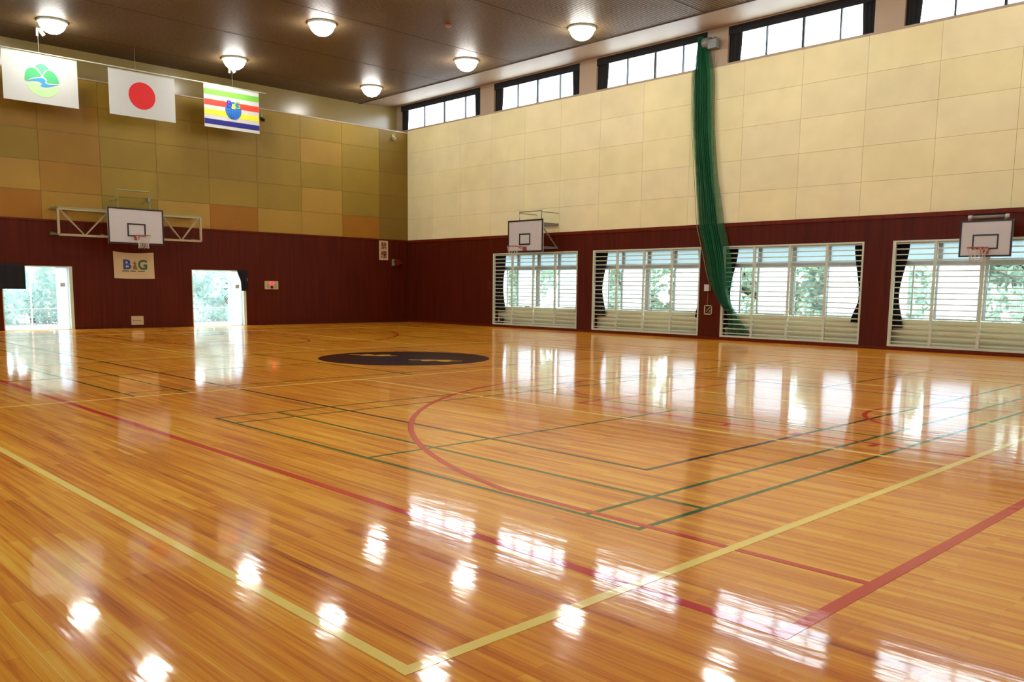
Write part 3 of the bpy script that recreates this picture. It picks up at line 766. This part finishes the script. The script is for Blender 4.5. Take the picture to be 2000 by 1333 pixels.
text_mesh('B', .36, .003, wallmap(XF+.014, yy(GC[0])-.155, zz(GC[1])+.20), 'letter', 'letblue', t, .004, 1.15)
text_mesh('&', .24, .003, wallmap(XF+.016, yy(GC[0])+.0, zz(GC[1])+.14), 'letter', 'letyellow', t, .008)
text_mesh('G', .34, .003, wallmap(XF+.014, yy(GC[0])+.15, zz(GC[1])+.20), 'letter', 'letgreen', t, .004, 1.0)

# ------------------------------------------------------------------ logo banner, signs, boxes on the end wall
t = empty('banner', (.03, -11.96, 2.2)); tag(t, 'cream cloth banner with blue, gold and green lettering under the truss hoop', 'banner')
m = MB(); y0, y1, z0, z1 = -12.65, -11.27, 1.74, 2.63; nu = 20
top = [(y0+(y1-y0)*i/nu, z1+.03-.05*sin(pi*i/nu)) for i in range(nu+1)]; bot = [(y1+.01-(y1-y0)*i/nu, z0-.015*sin(pi*i/nu)) for i in range(nu+1)]
m.plate(top+bot, lambda u, v, d: (.02+d, u, v), .012); m.build('cloth', 'paper', t)
text_mesh('B', .46, .003, wallmap(.038, -12.205, 2.20), 'letter', 'bblue', t, .013, 1.15)
text_mesh('G', .46, .003, wallmap(.038, -11.665, 2.20), 'letter', 'bgreen', t, .014, 1.0)
m = MB(); amp = [(-.08, -.15), (-.05, -.02), (-.02, .03), (-.09, .07), (-.02, .09), (0, .17), (.03, .09), (.06, .05), (.03, 0), (.07, -.08), (.10, -.15)]
m.plate(amp, lambda u, v, d: (.033+d, -11.935+u, 2.20+v), .004); m.build('ampersand', 'bgold', t)
m = MB()
for a, b_ in ((-12.37, -12.14), (-12.10, -11.90), (-11.84, -11.60)): m.box(.032, .036, a, b_, 1.975, 2.005)
m.build('small_print', 'darkprint', t)
t = empty('no_smoking_sign', (.03, -1.33, 3.1)); tag(t, 'tall narrow white sign with two dark red characters near the room corner', 'sign')
m = MB(); m.box(0, .03, -1.56, -1.10, 2.71, 3.54); m.build('board', 'paper', t)
text_mesh('禁', .33, .003, wallmap(.035, -1.33, 3.30), 'character', 'maroon', t, .004); text_mesh('煙', .33, .003, wallmap(.035, -1.33, 2.92), 'character', 'maroon', t, .004)
t = empty('notice_card', (.03, -11.92, .26)); tag(t, 'small cream card with a line of print low on the end wall', 'notice')
m = MB(); m.box(0, .03, -12.13, -11.71, .11, .42); m.build('card', 'paper', t)
m = MB(); m.box(.03, .033, -12.06, -12.035, .23, .29)
for k in range(7): m.box(.03, .033, -11.99+k*.03, -11.972+k*.03, .25, .275 if k % 2 else .28)
m.build('print', 'darkprint', t)
t = empty('alarm_panel', (.03, -6.72, 1.56)); tag(t, 'cream fire alarm panel with glowing red lamp right of the right doorway', 'alarm panel')
m = MB(); m.box(0, .05, -7.0, -6.43, 1.40, 1.72); m.build('case', 'paper', t)
def disc_x(x0, x1, yc, zc, r, k=20):
    mb = MB(); mb.plate([(yc+r*cos(2*pi*i/k), zc+r*sin(2*pi*i/k)) for i in range(k)], lambda u, v, d: (x0+d*(x1-x0), u, v), 1); return mb
disc_x(.05, .09, -6.71, 1.635, .06).build('red_lamp', 'redled', t); disc_x(.05, .06, -6.71, 1.485, .062).build('bell', 'black', t)
for y in (-6.93, -6.61):
    m = MB(); m.box(.05, .056, y, y+.11, 1.46, 1.62); m.build('grille', 'truss', t)
t = empty('wall_speaker', (.1, -.7, 2.6)); tag(t, 'small brown tilted wall speaker box right of the narrow sign', 'speaker')
m = MB(); m.box(0, .03, -.88, -.72, 2.48, 2.76); m.build('bracket', 'truss_green', t); m = MB(); m.bar((.05, -.68, 2.72), (.26, -.62, 2.50), .24, .16); m.build('case', 'wainscot_trim', t)
t = empty('wall_camera', (.05, -7.2, 8.0)); tag(t, 'tiny dark device on the tan panels right of the striped flag', 'device')
m = MB(); m.box(0, .05, -7.02, -6.92, 7.84, 8.1); m.build('bracket', 'truss_green', t); m = MB(); m.bar((.03, -6.97, 7.9), (.2, -6.97, 7.8), .10); m.build('case', 'black', t)
t = empty('wall_camera', (.05, -.8, 8.05)); tag(t, 'tiny dark device under the ledge in the room corner', 'device')
m = MB(); m.box(0, .04, -.86, -.74, 7.92, 8.1); m.build('bracket', 'truss_green', t); m = MB(); m.bar((.03, -.80, 7.98), (.2, -.80, 7.88), .11); m.build('case', 'truss', t)
t = empty('smoke_detector', (10.4, -6.3, ZC)); tag(t, 'tiny pale smoke detector on the ceiling between two lamps', 'smoke detector')
m = MB(); m.lathe([(.0, ZC), (.085, ZC), (.085, ZC-.03), (.05, ZC-.06), (.0, ZC-.06)], 10.4, -6.3, 20); m.build('case', 'rim', t, True)

# ------------------------------------------------------------------ things on the window wall
m = MB(); m.tube([(15.72, -.0, 1.52), (15.72, -.0, 1.73)], .01, 8)
t = empty('wall_speaker', (15.72, 0, 1.62)); tag(t, 'small white box on the red pillar beside the green net', 'speaker')
m = MB(); m.box(15.63, 15.80, -.13, 0, 1.52, 1.73); m.build('case', 'board', t)
m = MB(); m.tube([(15.71, -.02, 1.52), (15.70, -.02, 1.08)], .006, 6); m.build('cable', 'truss', t)
t = empty('framed_panel', (15.74, 0, .93)); tag(t, 'small cream-framed dark panel on the red pillar below the white box', 'panel')
m = MB(); a, b_, c_, d_ = 15.60, 15.88, .78, 1.08
m.box(a, b_, -.04, 0, d_-.03, d_); m.box(a, b_, -.04, 0, c_, c_+.03); m.box(a, a+.03, -.04, 0, c_, d_); m.box(b_-.03, b_, -.04, 0, c_, d_); m.build('frame', 'paper', t)
m = MB(); m.box(a+.03, b_-.03, -.015, 0, c_+.03, d_-.03); m.build('plate', 'black', t)
m = MB(); m.tube([(15.68, -.02, .86), (15.72, -.035, .93), (15.80, -.03, 1.0)], .012, 6); m.tube([(15.78, -.03, .84), (15.80, -.03, .92)], .012, 6); m.build('handle', 'paper', t)
t = empty('switch', (5.44, 0, 1.66)); tag(t, 'tiny red marked switch on the red wall left of the first barred window', 'switch')
m = MB(); m.box(5.41, 5.475, -.02, 0, 1.52, 1.58); m.box(5.41, 5.475, -.02, 0, 1.74, 1.80); m.box(5.43, 5.46, -.015, 0, 1.58, 1.74); m.build('plate', 'maroon', t)
t = empty('bag', (5.9, .2, .16)); tag(t, 'small dark bag behind the bars at the foot of the first barred window', 'bag')
m = MB(); m.lathe([(.0, .155), (.13, .16), (.17, .24), (.15, .36), (.08, .40), (.0, .41)], 5.93, .17, 16); m.v = [(x, .17+(y-.17)*.55, z) for x, y, z in m.v]; m.build('body', 'curtain', t, True)
m = MB(); m.box(5.88, 5.96, .065, .07, .22, .32); m.build('mark', 'paper', t)
# net winch high on the wall
t = empty('net_winch', (15.6, 0, 9.2)); tag(t, 'grey winch box on the wall between high windows above the green net', 'winch')
m = MB(); m.tube([(15.30, -.16, 9.09), (15.54, -.16, 9.09)], .15, 14); m.build('drum', 'grey', t, True)
m = MB(); m.box(15.52, 15.81, -.28, -.04, 8.87, 9.13); m.box(15.38, 15.63, -.06, 0, 8.9, 9.25); m.build('motor_case', 'grey', t)
m = MB(); m.tube([(15.66, -.06, 8.9), (15.77, -.05, 3.6)], .006, 6); m.tube([(15.56, -.06, 8.9), (15.70, -.05, 3.6)], .005, 6); m.build('cable', 'truss', t)
# green net
t = empty('sports_net', (15.4, -.12, 9.3)); tag(t, 'tall bunched green practice net hanging from ceiling to floor against the window wall', 'net')
SEC = [(9.3, 15.18, .10, -.15), (8.9, 15.24, .19, -.15), (8.15, 15.28, .33, -.18), (6.55, 15.37, .33, -.19), (5.0, 15.54, .33, -.19), (3.60, 15.72, .37, -.19), (2.63, 15.98, .35, -.17),
       (1.9, 16.12, .31, -.15), (1.51, 16.24, .27, -.13), (1.1, 16.40, .20, -.07), (.88, 16.50, .19, .10), (.6, 16.60, .26, .13), (.35, 16.72, .42, .14), (.16, 16.80, .52, .14)]
def sec(z):
    if z >= SEC[0][0]: return SEC[0][1:]
    for s0, s1 in zip(SEC, SEC[1:]):
        if z >= s1[0]:
            k = (s0[0]-z)/(s0[0]-s1[0]); return tuple(p+(q_-p)*k for p, q_ in zip(s0[1:], s1[1:]))
    return SEC[-1][1:]
def netlayer(nf, wscale, amp, dx, ph, ztop=9.3, zbot=.16):
    me = bpy.data.meshes.new('netting'); vs, fs, uvs = [], [], []
    nu, nz = nf*8, 90
    for j in range(nz+1):
        z = ztop+(zbot-ztop)*j/nz; cx, hw, yy_ = sec(z)
        for i in range(nu+1):
            u = i/nu; th = 2*pi*nf*u+ph+.5*sin(z*1.1+ph)
            x = cx+dx(z)+hw*wscale*((2*u-1)+.06*sin(2*th)); y = yy_+min(amp, .13 if z > .95 else .035)*sin(th)
            vs.append((x, y, z)); uvs.append((u*nf*amp*4.2+u*hw*2+.13*ph, z))
    for j in range(nz):
        for i in range(nu): k = j*(nu+1)+i; fs.append((k, k+1, k+nu+2, k+nu+1))
    me.from_pydata(vs, [], fs); uvl = me.uv_layers.new(name='cloth')
    for l in me.loops: uvl.data[l.index].uv = uvs[l.vertex_index]
    for p in me.polygons: p.use_smooth = True
    me.materials.append(M_['net']); o = bpy.data.objects.new('netting', me); C.objects.link(o); o.parent = t; o.matrix_parent_inverse = Matrix.Translation(-t.location)
netlayer(9, .86, .10, lambda z: 0, 0); netlayer(6, .80, .06, lambda z: 0, 1.3); netlayer(3, 1.22, .10, lambda z: .10*max(0, min(1, (7-z)/3)) if z > 1.6 else 0, 2.1, 9.0, 1.6)
m = MB(); m.tube([(sec(z)[0]-sec(z)[1]*1.1, sec(z)[2]-.03, z) for z in [9.1-.35*k for k in range(22)]], .008, 6); m.build('edge_rope', 'net' if False else 'hill', t)

# ------------------------------------------------------------------ outside
q = MB(); q.box(-60, 90, -70, 60, -.32, -.06); struct(q.build('ground_outside', 'concrete'))
q = MB(); q.box(-3.2, -.25, YO-3, 3, -.06, -.01); struct(q.build('apron_outside', 'concrete'))
# chain link fence seen through the doorways
t = empty('chain_link_fence', (-3, -12, 0)); tag(t, 'pale chain-link fence outside the two doorways', 'fence')
m = MB(); y0, y1, h_ = -19.5, -3.5, 2.6; st = .11
y = y0-h_
while y < y1:
    for s_ in (1, -1):
        a, b_ = (y, 0), (y+h_, h_)
        ya, za, yb, zb = y, 0, y+h_, h_
        if ya < y0: za += y0-ya; ya = y0
        if yb > y1: zb -= yb-y1; yb = y1
        if yb > ya:
            if s_ > 0: m.bar((-3.0, ya, za), (-3.0, yb, zb), .008)
            else: m.bar((-3.01, ya, h_-za), (-3.01, yb, h_-zb), .008)
    y += st
w_o = m.build('wire_mesh', 'galv', t)
for y in (-18.6, -16.5, -14.5, -12.6, -10.7, -8.9, -7.05, -5.2):
    m = MB(); m.tube([(-2.96, y, 0), (-2.96, y, 2.65)], .03, 8); m.build('post', 'doorwhite', t, True)
m = MB(); m.tube([(-2.96, y0, .62), (-2.96, y1, .62)], .015, 6); m.tube([(-2.96, y0, 2.62), (-2.96, y1, 2.62)], .02, 6); m.tube([(-2.96, -13.25, .62), (-2.5, -13.05, 0)], .02, 6); m.build('rail', 'doorwhite', t, True)
def foliage(n, fn, size, rnd_):
    mb = MB()
    for _ in range(n):
        p = Vector(fn(rnd_)); a = Vector((rnd_.gauss(0, 1), rnd_.gauss(0, 1), rnd_.gauss(0, 1))).normalized(); b_ = a.orthogonal().normalized(); s_ = size*rnd_.uniform(.6, 1.4)
        c_ = a.cross(b_); k = len(mb.v)
        mb.v += [tuple(p+a*s_), tuple(p+b_*s_*.5), tuple(p-a*s_), tuple(p-b_*s_*.5)]; mb.c += [None]*4; mb.f.append((k, k+1, k+2, k+3))
    return mb
def tree(x, y, h, r, m_, label, dens=2600, seed=1):
    rr = random.Random(seed); t_ = empty('tree', (x, y, -.06)); tag(t_, label, 'tree', 'trees outside the hall')
    mb = MB(); pts = [(x+.15*sin(k), y+.12*cos(2*k), -.1+h*.75*k/6) for k in range(7)]; mb.tube(pts, [.16-.018*k for k in range(7)], 8)
    for k in range(5):
        a = rr.uniform(0, 2*pi); p = Vector(pts[2+k % 4]); mb.tube([p, p+Vector((cos(a)*r*.4, sin(a)*r*.4, h*.18)), p+Vector((cos(a)*r*.75, sin(a)*r*.75, h*.22))], [.06, .04, .015], 6)
    mb.build('trunk', 'bark', t_, True)
    clumps = [(x+rr.gauss(0, r*.4), y+rr.gauss(0, r*.4), h*rr.uniform(.04, .95), r*rr.uniform(.3, .5)) for _ in range(24)]
    def fn(g):
        c_ = g.choice(clumps); d = Vector((g.gauss(0, 1), g.gauss(0, 1), g.gauss(0, 1))).normalized()*c_[3]*g.uniform(.6, 1)
        return (c_[0]+d.x, c_[1]+d.y, max(.05, c_[2]+d.z*.8))
    foliage(dens, fn, .15, rr).build('crown', m_, t_)
rt = random.Random(11)
ORD7 = ['first', 'second', 'third', 'fourth', 'fifth', 'sixth', 'seventh', 'eighth', 'ninth', 'tenth', 'eleventh']
for k in range(7):
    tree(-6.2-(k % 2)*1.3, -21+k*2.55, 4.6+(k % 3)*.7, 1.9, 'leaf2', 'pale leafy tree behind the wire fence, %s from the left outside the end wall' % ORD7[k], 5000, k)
for k in range(11):
    tree(2.0+k*2.95+rt.uniform(-.3, .3), 5.5+(k % 2)*1.6+rt.uniform(-.3, .3), 4.2+(k % 3)*.8, 1.9, 'leaf', 'grey-green leafy tree beyond the barred windows, %s in the row from the corner' % ORD7[k], 5200, 30+k)
